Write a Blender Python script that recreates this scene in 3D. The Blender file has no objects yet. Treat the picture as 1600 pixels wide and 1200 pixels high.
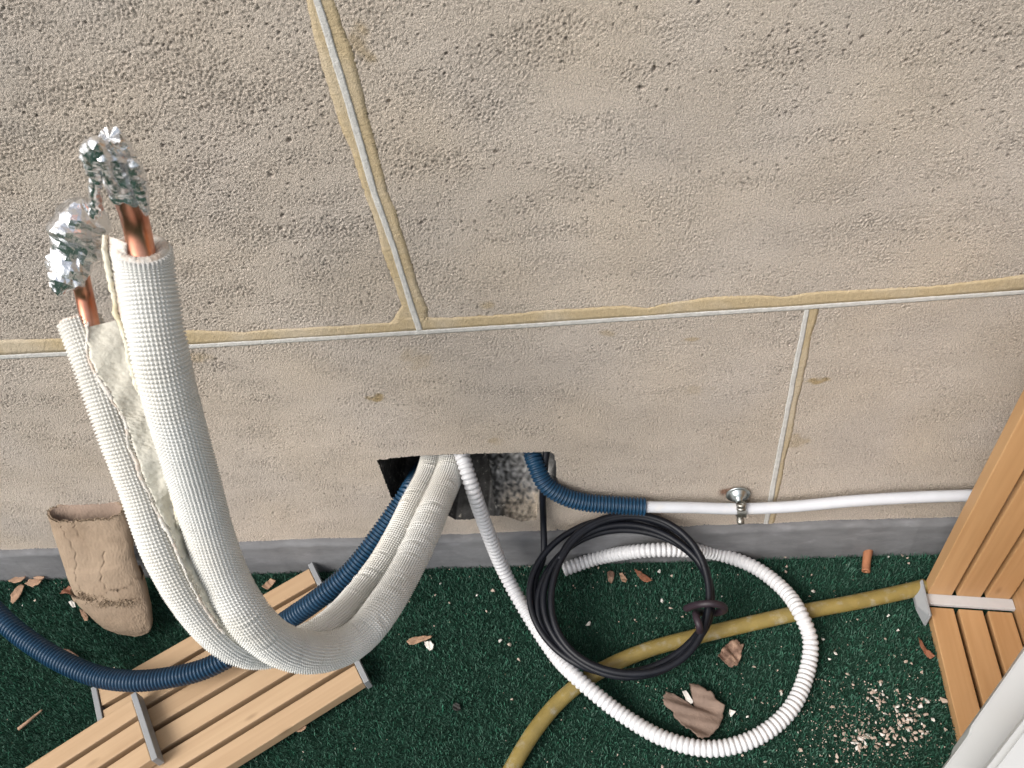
import bpy, bmesh, math, random
import numpy as np
from mathutils import Matrix, Vector
rng = np.random.default_rng(7); random.seed(7)
S = bpy.context.scene
# ------------------------------------------------------------------ camera
PITCH, ROLL, YAW = map(math.radians, (46.2344, -11.5386, 11.0950))
FPX = 1200.0
CAM = np.array([0.0, -0.60, 1.0268])
_cy, _sy = math.cos(YAW), math.sin(YAW)
_r = np.array([_cy, _sy, 0]); _f = np.array([-_sy, _cy, 0]); _u = np.array([0, 0, 1.0])
_f2 = _f*math.cos(PITCH)-_u*math.sin(PITCH); _u2 = _u*math.cos(PITCH)+_f*math.sin(PITCH)
_r3 = _r*math.cos(ROLL)+_u2*math.sin(ROLL); _u3 = -_r*math.sin(ROLL)+_u2*math.cos(ROLL)
cd = bpy.data.cameras.new('camera'); cam = bpy.data.objects.new('camera', cd); S.collection.objects.link(cam)
cd.sensor_width = 36; cd.lens = FPX/1600*36; cd.clip_start = 0.01; cd.clip_end = 500
M = Matrix.Identity(4)
for i in range(3):
    M[i][0], M[i][1], M[i][2], M[i][3] = _r3[i], _u3[i], -_f2[i], CAM[i]
cam.matrix_world = M; S.camera = cam
cd.dof.use_dof = True; cd.dof.focus_distance = 0.9; cd.dof.aperture_fstop = 13
# ------------------------------------------------------------------ light
SUN_EL, SUN_AZ = math.radians(44), math.radians(228)   # azimuth clockwise from +y: behind and to the left of the camera
w = bpy.data.worlds.new('World'); S.world = w; w.use_nodes = True
nt = w.node_tree; bg = nt.nodes['Background']
sky = nt.nodes.new('ShaderNodeTexSky'); sky.sky_type = 'NISHITA'; sky.sun_disc = False
sky.sun_elevation = SUN_EL; sky.sun_rotation = SUN_AZ; sky.air_density = 1.0; sky.dust_density = 4.0; sky.ozone_density = 1.0
hs = nt.nodes.new('ShaderNodeHueSaturation'); hs.inputs['Saturation'].default_value = 0.35
nt.links.new(sky.outputs[0], hs.inputs['Color']); nt.links.new(hs.outputs[0], bg.inputs[0])
bg.inputs[1].default_value = 0.15
sd = bpy.data.lights.new('sun', 'SUN'); sun = bpy.data.objects.new('sun', sd); S.collection.objects.link(sun)
sd.energy = 1.4; sd.angle = math.radians(32); sd.color = (1, 0.96, 0.9)
_sd = Vector((math.sin(SUN_AZ)*math.cos(SUN_EL), math.cos(SUN_AZ)*math.cos(SUN_EL), math.sin(SUN_EL)))
sun.rotation_euler = _sd.to_track_quat('Z', 'Y').to_euler()
S.view_settings.view_transform = 'Standard'; S.view_settings.look = 'None'
S.view_settings.exposure = 0.54; S.view_settings.gamma = 1
# ------------------------------------------------------------------ helpers
def ray(u, v):
    d = _f2*FPX+_r3*(u-800)-_u3*(v-600)
    return d/np.linalg.norm(d)
def onplane(u, v, n, c):
    r = ray(u, v); n = np.array(n, float); return CAM+r*((c-CAM@n)/(r@n))
def F(u, v, z=0.0): return onplane(u, v, (0, 0, 1), z)       # a level plane
def W(u, v, y=0.0): return onplane(u, v, (0, 1, 0), y)       # a plane parallel to the wall
def D(u, v, d):                                              # a depth from the lens
    r = ray(u, v); return CAM+r*(d/(r@_f2))
def link(o, parent=None):
    S.collection.objects.link(o)
    if parent is not None: o.parent = parent
    return o
def tag(o, label=None, cat=None, group=None, kind=None):
    if label: o['label'] = label
    if cat: o['category'] = cat
    if group: o['group'] = group
    if kind: o['kind'] = kind
    return o
def empty(name, loc=(0, 0, 0)):
    o = bpy.data.objects.new(name, None); o.location = tuple(float(a) for a in loc); o.empty_display_size = .02
    return link(o)
def mesh_np(name, V, Fq, mat, parent=None, smooth=True, attr=None, origin=None):
    """V (n,3); Fq: list of arrays of faces (each (m,k))."""
    V = np.asarray(V, dtype=np.float64)
    if origin is None and parent is not None:
        origin = np.zeros(3); q = parent
        while q is not None: origin = origin+np.array(q.location); q = q.parent
    if origin is None: origin = np.zeros(3)
    if isinstance(Fq, np.ndarray): Fq = [Fq]
    me = bpy.data.meshes.new(name)
    me.vertices.add(len(V)); me.vertices.foreach_set('co', (V-origin).astype(np.float32).ravel())
    nl = sum(a.size for a in Fq); npoly = sum(len(a) for a in Fq)
    me.loops.add(nl); me.polygons.add(npoly)
    me.loops.foreach_set('vertex_index', np.concatenate([a.ravel() for a in Fq]).astype(np.int32))
    sizes = np.concatenate([np.full(len(a), a.shape[1]) for a in Fq])
    st = np.concatenate([[0], np.cumsum(sizes)[:-1]]).astype(np.int32)
    me.polygons.foreach_set('loop_start', st)
    me.polygons.foreach_set('use_smooth', np.full(npoly, smooth))
    if attr is not None:
        for k, a in attr.items():
            if a.ndim == 1:
                at = me.attributes.new(k, 'FLOAT', 'POINT'); at.data.foreach_set('value', a.astype(np.float32))
            else:
                at = me.attributes.new(k, 'FLOAT_COLOR', 'POINT'); c = np.ones((len(a), 4), np.float32); c[:, :3] = a
                at.data.foreach_set('color', c.ravel())
    me.update(calc_edges=True); me.validate()
    if mat: me.materials.append(mat)
    o = bpy.data.objects.new(name, me)
    if parent is None: o.location = tuple(float(a) for a in origin)
    return link(o, parent)
def bm_obj(name, bm, mat, parent=None, smooth=False, origin=None):
    V = np.array([v.co[:] for v in bm.verts]); bm.verts.index_update()
    groups = {}
    for f in bm.faces: groups.setdefault(len(f.verts), []).append([v.index for v in f.verts])
    bm.free()
    return mesh_np(name, V, [np.array(g) for g in groups.values()], mat, parent, smooth, origin=origin)
def grid_faces(nr, nc, wrap=False):
    i = np.arange(nr-1)[:, None]; j = np.arange(nc if wrap else nc-1)[None, :]
    a = i*nc+j; b = i*nc+(j+1) % nc; c = (i+1)*nc+(j+1) % nc; d = (i+1)*nc+j
    return np.stack([a, b, c, d], -1).reshape(-1, 4)
def spline(P, ds, k=60, sm=12):
    """centripetal-ish Catmull-Rom through P, resampled at arc length ds."""
    P = np.asarray(P, float); n = len(P)
    Q = np.vstack([2*P[0]-P[1], P, 2*P[-1]-P[-2]])
    out = []
    for i in range(n-1):
        p0, p1, p2, p3 = Q[i:i+4]
        t0 = 0; t1 = t0+np.linalg.norm(p1-p0)**.5+1e-9; t2 = t1+np.linalg.norm(p2-p1)**.5+1e-9; t3 = t2+np.linalg.norm(p3-p2)**.5+1e-9
        t = np.linspace(t1, t2, k, endpoint=False)[:, None]
        A1 = (t1-t)/(t1-t0)*p0+(t-t0)/(t1-t0)*p1; A2 = (t2-t)/(t2-t1)*p1+(t-t1)/(t2-t1)*p2; A3 = (t3-t)/(t3-t2)*p2+(t-t2)/(t3-t2)*p3
        B1 = (t2-t)/(t2-t0)*A1+(t-t0)/(t2-t0)*A2; B2 = (t3-t)/(t3-t1)*A2+(t-t1)/(t3-t1)*A3
        out.append((t2-t)/(t2-t1)*B1+(t-t1)/(t2-t1)*B2)
    C = np.vstack(out+[P[-1:]])
    # soften
    for _ in range(sm): C[1:-1] = .25*C[:-2]+.5*C[1:-1]+.25*C[2:]
    s = np.concatenate([[0], np.cumsum(np.linalg.norm(np.diff(C, axis=0), axis=1))])
    m = max(3, int(round(s[-1]/ds))+1); t = np.linspace(0, s[-1], m)
    return np.stack([np.interp(t, s, C[:, a]) for a in range(3)], -1), t
def frames(C, ref=(0.13, 0.2, 1.0)):
    T = np.gradient(C, axis=0); T /= np.linalg.norm(T, axis=1)[:, None]
    n = np.cross(T[0], ref); n /= np.linalg.norm(n); N = np.empty_like(C); N[0] = n
    for i in range(1, len(C)):
        n = n-T[i]*(n@T[i]); n /= np.linalg.norm(n); N[i] = n
    return T, N, np.cross(T, N)
def tube(name, P, R, mat, parent=None, nseg=16, ds=.003, rfun=None, caps=True, smooth=True, origin=None, hollow=None, raw=False):
    C, s = spline(P, ds) if not raw else (np.asarray(P, float), None)
    if raw: s = np.concatenate([[0], np.cumsum(np.linalg.norm(np.diff(C, axis=0), axis=1))])
    T, N, B = frames(C); th = np.arange(nseg)/nseg*2*np.pi
    r = np.full((len(C), nseg), 1.0)*(R if np.isscalar(R) else np.interp(s/s[-1], np.linspace(0, 1, len(R)), R)[:, None])
    if rfun is not None: r = r+rfun(s[:, None], th[None, :])
    V = C[:, None]+r[..., None]*(np.cos(th)[None, :, None]*N[:, None]+np.sin(th)[None, :, None]*B[:, None])
    V = V.reshape(-1, 3); Fc = [grid_faces(len(C), nseg, True)[:, ::-1]]
    if hollow:
        for e, i0, idx in ((0, 0, 2), (-1, (len(C)-1)*nseg, -3)):
            base = len(V); c = C[e]
            inner = c+(V[i0:i0+nseg]-c)*hollow; deep = inner+(C[idx]-c)*4
            V = np.vstack([V, inner, deep, (c+(C[idx]-c)*4)[None]])
            a = np.arange(nseg); b = (a+1) % nseg
            q1 = np.stack([i0+a, i0+b, base+b, base+a], -1); q2 = np.stack([base+a, base+b, base+nseg+b, base+nseg+a], -1)
            t3 = np.stack([base+nseg+a, base+nseg+b, np.full(nseg, base+2*nseg)], -1)
            if e: q1, q2, t3 = q1[:, ::-1], q2[:, ::-1], t3[:, ::-1]
            Fc += [q1, q2, t3]
    elif caps:
        a = np.arange(nseg); Fc += [a[None, :], ((len(C)-1)*nseg+a[::-1])[None, :]]
    if origin is None and parent is None: origin = C[0]
    return mesh_np(name, V, Fc, mat, parent, smooth, origin=origin), C
def box_bm(bm, c, ax, ay, az, sx, sy, sz, bev=0.0):
    """oriented box, centre c, unit axes, full sizes"""
    M_ = Matrix.Identity(4)
    for i in range(3):
        M_[i][0], M_[i][1], M_[i][2], M_[i][3] = float(ax[i]*sx), float(ay[i]*sy), float(az[i]*sz), float(c[i])
    r = bmesh.ops.create_cube(bm, size=1.0, matrix=M_)
    if bev:
        es = list({e for v in r['verts'] for e in v.link_edges})
        bmesh.ops.bevel(bm, geom=es, offset=bev, segments=2, affect='EDGES', profile=.5)
def fnoise(shape, cell, wl_lo, wl_hi, ax=1.0, ay=1.0, seed=0):
    """band-passed gaussian noise on a grid; wavelengths in metres"""
    g = np.random.default_rng(seed); ny, nx = shape
    f = np.fft.rfft2(g.normal(size=shape))
    ky = np.fft.fftfreq(ny, cell)[:, None]/ay; kx = np.fft.rfftfreq(nx, cell)[None, :]/ax
    k = np.sqrt(kx**2+ky**2)
    lo, hi = 1/wl_hi, 1/wl_lo
    m = np.exp(-(k/hi)**4)*(1-np.exp(-(k/lo)**4))
    n = np.fft.irfft2(f*m, s=shape); return n/n.std()
def polymask(px, pz, poly):
    inside = np.zeros(px.shape, bool); n = len(poly)
    for i in range(n):
        x1, z1 = poly[i]; x2, z2 = poly[(i+1) % n]
        c = ((z1 > pz) != (z2 > pz)) & (px < (x2-x1)*(pz-z1)/(z2-z1+1e-12)+x1)
        inside ^= c
    return inside
def interp_sorted(x, P):
    P = np.array(P); o = np.argsort(P[:, 0]); return np.interp(x, P[o, 0], P[o, 1])
# ------------------------------------------------------------------ materials
def mat(name, col=(.5, .5, .5), rough=.6, metal=0.0, spec=.5, var=0.0, vscale=40, bump=0.0, bscale=200, attr=None, sub=0.0,
        coord='Object', stretch=(1, 1, 1), col2=None, cscale=8, detail=6, c2lo=.45, c2hi=.62, coat=0):
    m = bpy.data.materials.new(name); m.use_nodes = True; t = m.node_tree; L = t.links; p = t.nodes['Principled BSDF']
    p.inputs['Roughness'].default_value = rough; p.inputs['Metallic'].default_value = metal
    p.inputs['Specular IOR Level'].default_value = spec; p.inputs['Coat Weight'].default_value = coat
    if sub:
        p.inputs['Subsurface Weight'].default_value = sub; p.inputs['Subsurface Radius'].default_value = (.004, .003, .002); p.inputs['Subsurface Scale'].default_value = 1
    tc = t.nodes.new('ShaderNodeTexCoord'); mp = t.nodes.new('ShaderNodeMapping'); mp.inputs['Scale'].default_value = stretch
    L.new(tc.outputs[coord], mp.inputs[0]); vec = mp.outputs[0]
    if attr:
        a = t.nodes.new('ShaderNodeAttribute'); a.attribute_name = attr; cs = a.outputs['Color']
    else:
        a = t.nodes.new('ShaderNodeRGB'); a.outputs[0].default_value = (*col, 1); cs = a.outputs[0]
    def noise(sc, dt=detail):
        n = t.nodes.new('ShaderNodeTexNoise'); n.inputs['Scale'].default_value = sc; n.inputs['Detail'].default_value = dt
        n.inputs['Roughness'].default_value = .6; L.new(vec, n.inputs['Vector']); return n.outputs['Fac']
    if col2:
        r = t.nodes.new('ShaderNodeMapRange'); r.inputs[1].default_value = c2lo; r.inputs[2].default_value = c2hi; L.new(noise(cscale), r.inputs[0])
        mx = t.nodes.new('ShaderNodeMix'); mx.data_type = 'RGBA'; L.new(r.outputs[0], mx.inputs[0]); L.new(cs, mx.inputs[6]); mx.inputs[7].default_value = (*col2, 1)
        cs = mx.outputs[2]
    if var:
        r = t.nodes.new('ShaderNodeMapRange'); r.inputs[1].default_value = .3; r.inputs[2].default_value = .7
        r.inputs[3].default_value = 1-var; r.inputs[4].default_value = 1+var; L.new(noise(vscale), r.inputs[0])
        vm = t.nodes.new('ShaderNodeVectorMath'); vm.operation = 'SCALE'; L.new(cs, vm.inputs[0]); L.new(r.outputs[0], vm.inputs['Scale']); cs = vm.outputs[0]
    L.new(cs, p.inputs['Base Color'])
    if bump:
        b = t.nodes.new('ShaderNodeBump'); b.inputs['Strength'].default_value = 1; b.inputs['Distance'].default_value = bump
        L.new(noise(bscale, 4), b.inputs['Height']); L.new(b.outputs[0], p.inputs['Normal'])
    return m
M_stone = mat('limestone', attr='tone', rough=.95, spec=.2, var=.26, vscale=620, bump=.0036, bscale=780, detail=3)
M_mortar = mat('ochre_mortar', (.435, .345, .215), rough=.95, spec=.15, var=.14, vscale=260, bump=.0010, bscale=700, col2=(.47, .395, .29), cscale=9)
M_point = mat('pale_pointing', (.50, .49, .465), rough=.95, spec=.15, var=.16, vscale=160, bump=.0008, bscale=700)
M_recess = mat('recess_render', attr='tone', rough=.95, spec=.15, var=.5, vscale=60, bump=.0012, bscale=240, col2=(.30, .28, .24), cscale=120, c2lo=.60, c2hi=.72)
M_skirt = mat('grey_skirting', (.15, .152, .158), rough=.75, spec=.3, var=.16, vscale=22, bump=.0005, bscale=160, col2=(.19, .19, .20), cscale=26, c2lo=.56, c2hi=.72, stretch=(1, 3, 3))
M_ground = mat('turf_backing', (.020, .055, .038), rough=1, spec=.1, var=.3, vscale=300, bump=.002, bscale=600)
M_turf = mat('turf_fibre', attr='tone', rough=.8, spec=.12)
M_white_sleeve = mat('woven_white_sleeve', (.645, .64, .61), rough=.6, spec=.35, var=.05, vscale=30, sub=.0, col2=(.61, .59, .54), cscale=9)
M_foam = mat('foam_core', (.64, .61, .52), rough=.7, spec=.3, var=.12, vscale=70, bump=.0012, bscale=150, col2=(.60, .575, .50), cscale=30)
M_foamedge = mat('foam_edge', (.68, .64, .52), rough=.8, spec=.3, var=.12, vscale=90, bump=.0008, bscale=300, col2=(.68, .56, .33), cscale=22, c2lo=.55, c2hi=.68)
M_copper = mat('copper', (.70, .34, .23), rough=.3, metal=1, var=.12, vscale=30, bump=.0001, bscale=60, col2=(.55, .22, .14), cscale=25)
M_foil = mat('foil', (.78, .79, .81), rough=.26, metal=1, bump=.0007, bscale=230)
M_blue = mat('blue_plastic', (.008, .042, .088), rough=.36, spec=.5, var=.12, vscale=30, col2=(.02, .05, .10), cscale=40, c2lo=.55, c2hi=.75)
M_whose = mat('white_plastic_hose', (.60, .60, .61), rough=.35, spec=.5, var=.04, vscale=20)
M_pvc = mat('white_pvc', (.54, .555, .59), rough=.4, spec=.45, var=.05, vscale=30, col2=(.60, .59, .58), cscale=40, c2lo=.6, c2hi=.74)
M_black = mat('black_rubber', (.006, .007, .011), rough=.42, spec=.28, var=.3, vscale=60, bump=.0002, bscale=300)
M_plum = mat('dark_tie', (.022, .014, .020), rough=.5, spec=.4, var=.2)
M_yellow = mat('yellow_hose', (.235, .175, .052), rough=.4, spec=.5, var=.16, vscale=60, col2=(.30, .265, .18), cscale=70, c2lo=.55, c2hi=.72, bump=.0003, bscale=300)
M_zinc = mat('zinc', (.50, .55, .55), rough=.32, metal=1, var=.15, vscale=200)
M_steel = mat('dull_steel', (.34, .33, .30), rough=.42, metal=1, var=.25, vscale=250, bump=.0003, bscale=500)
M_rust = mat('rust', (.27, .09, .04), rough=.95, var=.4, vscale=200, bump=.0005, bscale=600)
M_card = mat('cardboard', (.29, .22, .158), rough=.9, spec=.15, var=.10, vscale=30, bump=.0007, bscale=180, col2=(.24, .178, .125), cscale=14)
M_cardin = mat('cardboard_inner', (.27, .20, .155), rough=.8, spec=.2, var=.15, vscale=30, bump=.0005, bscale=100)
M_fray = mat('torn_paper', (.36, .28, .20), rough=.95, spec=.1, var=.45, vscale=260, bump=.002, bscale=420)
M_plast = mat('grey_plastic', (.27, .28, .29), rough=.45, spec=.4, var=.06, vscale=60)
M_alu = mat('pale_strip', (.50, .50, .51), rough=.4, spec=.5, var=.04, vscale=80)
M_wpanel = mat('white_paint', (.50, .515, .52), rough=.35, spec=.4, var=.03, vscale=9, col2=(.44, .45, .46), cscale=4, c2lo=.6, c2hi=.8)
M_dark = mat('dark_shell', (.02, .02, .018), rough=.8, var=.4, vscale=200)
def wood_mat(name, c1, c2, axis, seed):
    m = bpy.data.materials.new(name); m.use_nodes = True; t = m.node_tree; L = t.links; p = t.nodes['Principled BSDF']
    p.inputs['Roughness'].default_value = .48; p.inputs['Specular IOR Level'].default_value = .35
    at = t.nodes.new('ShaderNodeAttribute'); at.attribute_name = 'grain'   # x: across, y: along, z: per-slat offset
    mp = t.nodes.new('ShaderNodeMapping'); mp.inputs['Scale'].default_value = (130, 5, 1); L.new(at.outputs['Vector'], mp.inputs[0])
    n = t.nodes.new('ShaderNodeTexNoise'); n.inputs['Scale'].default_value = 1; n.inputs['Detail'].default_value = 5; n.inputs['Distortion'].default_value = .6; L.new(mp.outputs[0], n.inputs['Vector'])
    mp2 = t.nodes.new('ShaderNodeMapping'); mp2.inputs['Scale'].default_value = (18, 3.5, 1); L.new(at.outputs['Vector'], mp2.inputs[0])
    n2 = t.nodes.new('ShaderNodeTexNoise'); n2.inputs['Scale'].default_value = 1; n2.inputs['Detail'].default_value = 3; L.new(mp2.outputs[0], n2.inputs['Vector'])
    cr = t.nodes.new('ShaderNodeValToRGB'); e = cr.color_ramp.elements; e[0].position = .3; e[0].color = (*c2, 1); e[1].position = .62; e[1].color = (*c1, 1)
    mx = t.nodes.new('ShaderNodeMix'); mx.data_type = 'FLOAT'; mx.inputs[0].default_value = .55; L.new(n.outputs['Fac'], mx.inputs[2]); L.new(n2.outputs['Fac'], mx.inputs[3])
    L.new(mx.outputs[0], cr.inputs[0]); col = cr.outputs[0]
    # knots
    vo = t.nodes.new('ShaderNodeTexVoronoi'); vo.inputs['Scale'].default_value = 1; mp3 = t.nodes.new('ShaderNodeMapping'); mp3.inputs['Scale'].default_value = (24, 8, 1)
    L.new(at.outputs['Vector'], mp3.inputs[0]); L.new(mp3.outputs[0], vo.inputs['Vector'])
    r = t.nodes.new('ShaderNodeMapRange'); r.inputs[1].default_value = .03; r.inputs[2].default_value = .10; r.inputs[3].default_value = .45; r.inputs[4].default_value = 0; L.new(vo.outputs['Distance'], r.inputs[0])
    m2 = t.nodes.new('ShaderNodeMix'); m2.data_type = 'RGBA'; L.new(r.outputs[0], m2.inputs[0]); L.new(col, m2.inputs[6]); m2.inputs[7].default_value = (c2[0]*.45, c2[1]*.4, c2[2]*.35, 1)
    L.new(m2.outputs[2], p.inputs['Base Color'])
    b = t.nodes.new('ShaderNodeBump'); b.inputs['Distance'].default_value = .0002; L.new(n.outputs['Fac'], b.inputs['Height']); L.new(b.outputs[0], p.inputs['Normal'])
    return m
M_wood = wood_mat('pale_wood', (.50, .35, .215), (.40, .265, .155), 0, 0)
M_wood2 = wood_mat('honey_wood', (.45, .27, .13), (.35, .195, .085), 0, 1)
# ------------------------------------------------------------------ ground
bm = bmesh.new()
for q in ((-60, -120), (60, -120), (60, .05), (-60, .05)): bm.verts.new((q[0], q[1], 0))
bm.faces.new(bm.verts)
tag(bm_obj('ground', bm, M_ground), kind='structure')
# artificial turf fibres
sp = .0021; xs = np.arange(-1.3, .85, sp); ys = np.arange(-.80, -.012, sp)
X, Y = np.meshgrid(xs, ys); X = X.ravel()+rng.uniform(-sp, sp, X.size)*.8; Y = Y.ravel()+rng.uniform(-sp, sp, Y.size)*.8
n = X.size
shp = (len(ys), len(xs)); lowf = fnoise(shp, sp, .02, .12, seed=5).ravel(); rowf = fnoise(shp, sp, .004, .009, seed=6).ravel()
h = .0062+.0012*lowf.clip(-1.5, 1.5)+.0014*rowf+rng.uniform(-.0015, .0015, n); h = h.clip(.0025, .012)
ang = rng.uniform(0, 2*np.pi, n); la = rng.uniform(0, 2*np.pi, n)+.8*lowf; lean = rng.uniform(.0008, .0042, n); wd = rng.uniform(.0004, .00075, n)
dx, dy = np.cos(ang)*wd, np.sin(ang)*wd; lx, ly = np.cos(la)*lean, np.sin(la)*lean
V = np.empty((n, 6, 3))
for k, (t_, wk, lk) in enumerate(((0, 1, 0), (.62, .9, .35), (1, .35, 1.0))):
    V[:, 2*k] = np.stack([X-dx*wk+lx*lk, Y-dy*wk+ly*lk, h*t_], -1); V[:, 2*k+1] = np.stack([X+dx*wk+lx*lk, Y+dy*wk+ly*lk, h*t_], -1)
b = np.arange(n)[:, None]*6
Fq = np.vstack([b+np.array([0, 1, 3, 2]), b+np.array([2, 3, 5, 4])])
br = (1+.24*rng.normal(size=n)+.10*lowf).clip(.35, 2.2)[:, None]
tone = np.array([.045, .113, .079])*br*(1+rng.normal(size=(n, 1))*np.array([.25, .04, .10])).clip(.4, 1.8)
dry = rng.random(n) < .0008; tone[dry] = (.13, .12, .08)
tag(mesh_np('artificial_turf', V.reshape(-1, 3), Fq, M_turf, smooth=False, attr={'tone': np.repeat(tone, 6, 0)}),
    'short dark green artificial turf with curled fibres', 'artificial grass', kind='stuff')
# ------------------------------------------------------------------ stone wall
wall = tag(empty('stone_wall', (-.2, 0, 0)), 'beige rough limestone wall with ochre mortar joints and a rectangular service hole', 'wall')
cell = .0012; X0, X1, Z0, Z1 = -1.28, .80, -.004, .985
nx = int((X1-X0)/cell)+1; nz = int((Z1-Z0)/cell)+1
gx = X0+np.arange(nx)*cell; gz = Z0+np.arange(nz)*cell; GX, GZ = np.meshgrid(gx, gz); sh = GX.shape
JX = [W(u, v) for u, v in ((0, 558), (300, 541), (655, 519), (960, 499), (1265, 479), (1600, 456))]
grain = fnoise(sh, cell, .0025, .0044, seed=1); grain2 = fnoise(sh, cell, .0045, .010, seed=2)
amp = fnoise(sh, cell, .03, .28, ax=.45, ay=1.3, seed=3); pitb = fnoise(sh, cell, .05, .30, ax=.4, ay=1.5, seed=4)
pit = fnoise(sh, cell, .0030, .0065, ax=.8, ay=1.0, seed=8)
leftup = np.clip((.02-GX)/.5, 0, 1)*np.clip((GZ-.35)/.3, 0, 1)
A = (1+.42*amp+.75*leftup).clip(.4, 2.4)
hgt = .00020*A*(grain-.45*grain**2*(grain < 0))+.00008*A*grain2
thr = 2.50-.45*pitb.clip(-1.2, 1.5)-.42*leftup
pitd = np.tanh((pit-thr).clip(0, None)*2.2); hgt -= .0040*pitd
big = fnoise(sh, cell, .010, .022, seed=11); hgt -= .005*np.tanh((big-3.15).clip(0, None)*2)
stri = fnoise(sh, cell, .006, .02, ax=.10, ay=1.0, seed=13); hgt -= .0003*(stri-1.7).clip(0, 2)*(amp > -.2)
# outline of the hole
HP = [(589, 719), (640, 713), (700, 710), (780, 708), (858, 706), (866, 711), (869, 722), (869, 744), (872, 752), (858, 762), (846, 772), (841, 790), (838, 812), (815, 815), (790, 806), (765, 806), (735, 812), (712, 812), (690, 800), (655, 795), (622, 791), (611, 776)]
HW = np.array([W(*q)[[0, 2]] for q in HP])
wob = fnoise(sh, cell, .008, .03, seed=14)*.0005; wob2 = fnoise(sh, cell, .008, .03, seed=15)*.0005
hole = polymask(GX+wob, GZ+wob2, HW)
hz_top = HW[:, 1].max(); hz_bot = HW[:, 1].min(); hx0 = HW[:, 0].min(); hx1 = HW[:, 0].max()
tt = ((GX-hx0)/(hx1-hx0)).clip(0, 1); zz = ((GZ-hz_bot)/(hz_top-hz_bot)).clip(0, 1)
dep_l = .14+.0*zz; dep_r = .003+.060*np.clip((zz-.06)/.80, 0, 1)**.9
k = np.clip((tt-.50)/.09, 0, 1); k = k*k*(3-2*k)
dep = dep_l*(1-k)+dep_r*k+fnoise(sh, cell, .008, .05, seed=16)*.0008
def bandpoly(A_, B_): return np.array([W(*q)[[0, 2]] for q in list(A_)+list(B_)[::-1]])
wl = [(-60, 562), (0, 558), (150, 550), (300, 541), (560, 525), (655, 519), (860, 506), (1100, 490), (1256, 480), (1400, 470), (1600, 456), (1680, 450)]
up = lambda L, a: [(x, y+a) for x, y in L]
bt = [(-60, 534), (0, 531), (100, 529), (300, 516), (380, 519), (420, 515), (560, 508), (615, 504), (640, 497), (700, 496), (760, 494), (860, 484), (980, 477), (1010, 481), (1100, 465), (1190, 461), (1225, 464), (1260, 457), (1400, 450), (1480, 445), (1600, 429), (1680, 424)]
cl = [(470, -60), (478, 0), (500, 95), (520, 165), (570, 300), (597, 391), (618, 450), (627, 478), (612, 500), (606, 506)]
cr_ = [(508, -60), (521, 0), (541, 55), (560, 115), (585, 220), (605, 295), (635, 380), (652, 440), (668, 482), (671, 499)]
dl = [(1258, 483), (1237, 591), (1215, 706), (1194, 818)]
dr = [(1281, 481), (1266, 527), (1261, 570), (1247, 630), (1232, 698), (1214, 782), (1210, 818)]
jm = polymask(GX, GZ, bandpoly(up(wl, -2), bt)) | polymask(GX, GZ, bandpoly(cl, cr_)) | polymask(GX, GZ, bandpoly(dl, dr))
low = .0005*fnoise(sh, cell, .04, .25, seed=12)
hgt = np.where(jm, np.minimum(hgt, -.0005), hgt)
Yv = np.where(hole, np.maximum(dep, .003), -hgt)
# colour of the stone, its smears and darkened pits
tone = np.ones(sh+(3,))*np.array([.585, .508, .432])
lf = fnoise(sh, cell, .08, .5, ax=.6, seed=20); lf2 = fnoise(sh, cell, .03, .12, ax=.5, seed=21); lf3 = fnoise(sh, cell, .10, .6, seed=22)
tone *= (1+.022*lf+.014*lf2)[..., None]
warm = (lf3*.5).clip(-1, 1)[..., None]; tone *= 1+warm*np.array([.012, 0, -.025])
gr = (leftup*(.3+.3*lf2)).clip(0, 1)[..., None]; tone = tone*(1-.22*gr)+np.array([.36, .345, .32])*.22*gr
tone *= (1+.07*np.tanh(grain)-.30*pitd)[..., None]  # pits painted darker: held dirt, and pit shade put into the tone
smear = fnoise(sh, cell, .012, .04, seed=23)
for (u, v, ru, rv, s_) in ((587, 621, .013, .008, 1), (1278, 595, .016, .006, 1), (565, 68, .010, .02, .6), (760, 475, .01, .008, .6), (1080, 530, .01, .003, .6), (1085, 610, .02, .008, .25), (950, 520, .01, .006, .5), (300, 560, .03, .01, .5), (650, 560, .02, .02, .3), (1240, 690, .02, .016, .5), (775, 690, .01, .01, .45)):
    c = W(u, v); g = np.exp(-(((GX-c[0])/ru)**2+((GZ-c[2])/rv)**2)**1.5+.35*smear)
    g = (np.clip(g*1.6-.5, 0, 1)*s_)[..., None]; tone = tone*(1-g)+np.array([.42, .32, .185])*g
c = W(1140, 770); g = (np.exp(-(((GX-c[0]+.002)/.012)**2+((GZ-c[2]-.001)/.011)**2)**2+.3*smear)).clip(0, 1)[..., None]; tone = tone*(1-g*.85)+np.array([.20, .085, .045])*g*.85
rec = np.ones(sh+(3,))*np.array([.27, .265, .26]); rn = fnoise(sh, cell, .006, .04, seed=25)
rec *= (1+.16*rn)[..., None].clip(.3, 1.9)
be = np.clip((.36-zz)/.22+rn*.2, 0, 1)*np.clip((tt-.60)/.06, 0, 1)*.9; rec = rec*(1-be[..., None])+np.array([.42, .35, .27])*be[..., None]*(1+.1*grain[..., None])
rec = rec*(.18+.82*np.clip((tt-.56+.05*rn)/.24, 0, 1)**1.2)[..., None]  # shade inside the hole painted into the colour, darkest on the left
adj = np.zeros(sh, bool); adj[1:] |= hole[:-1]; adj[:-1] |= hole[1:]; adj[:, 1:] |= hole[:, :-1]; adj[:, :-1] |= hole[:, 1:]; adj &= ~hole
ii = np.where(adj); P2 = np.stack([GX[ii], GZ[ii]], -1); bd = np.full(len(P2), 9.0); bp = P2.copy()
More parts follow.
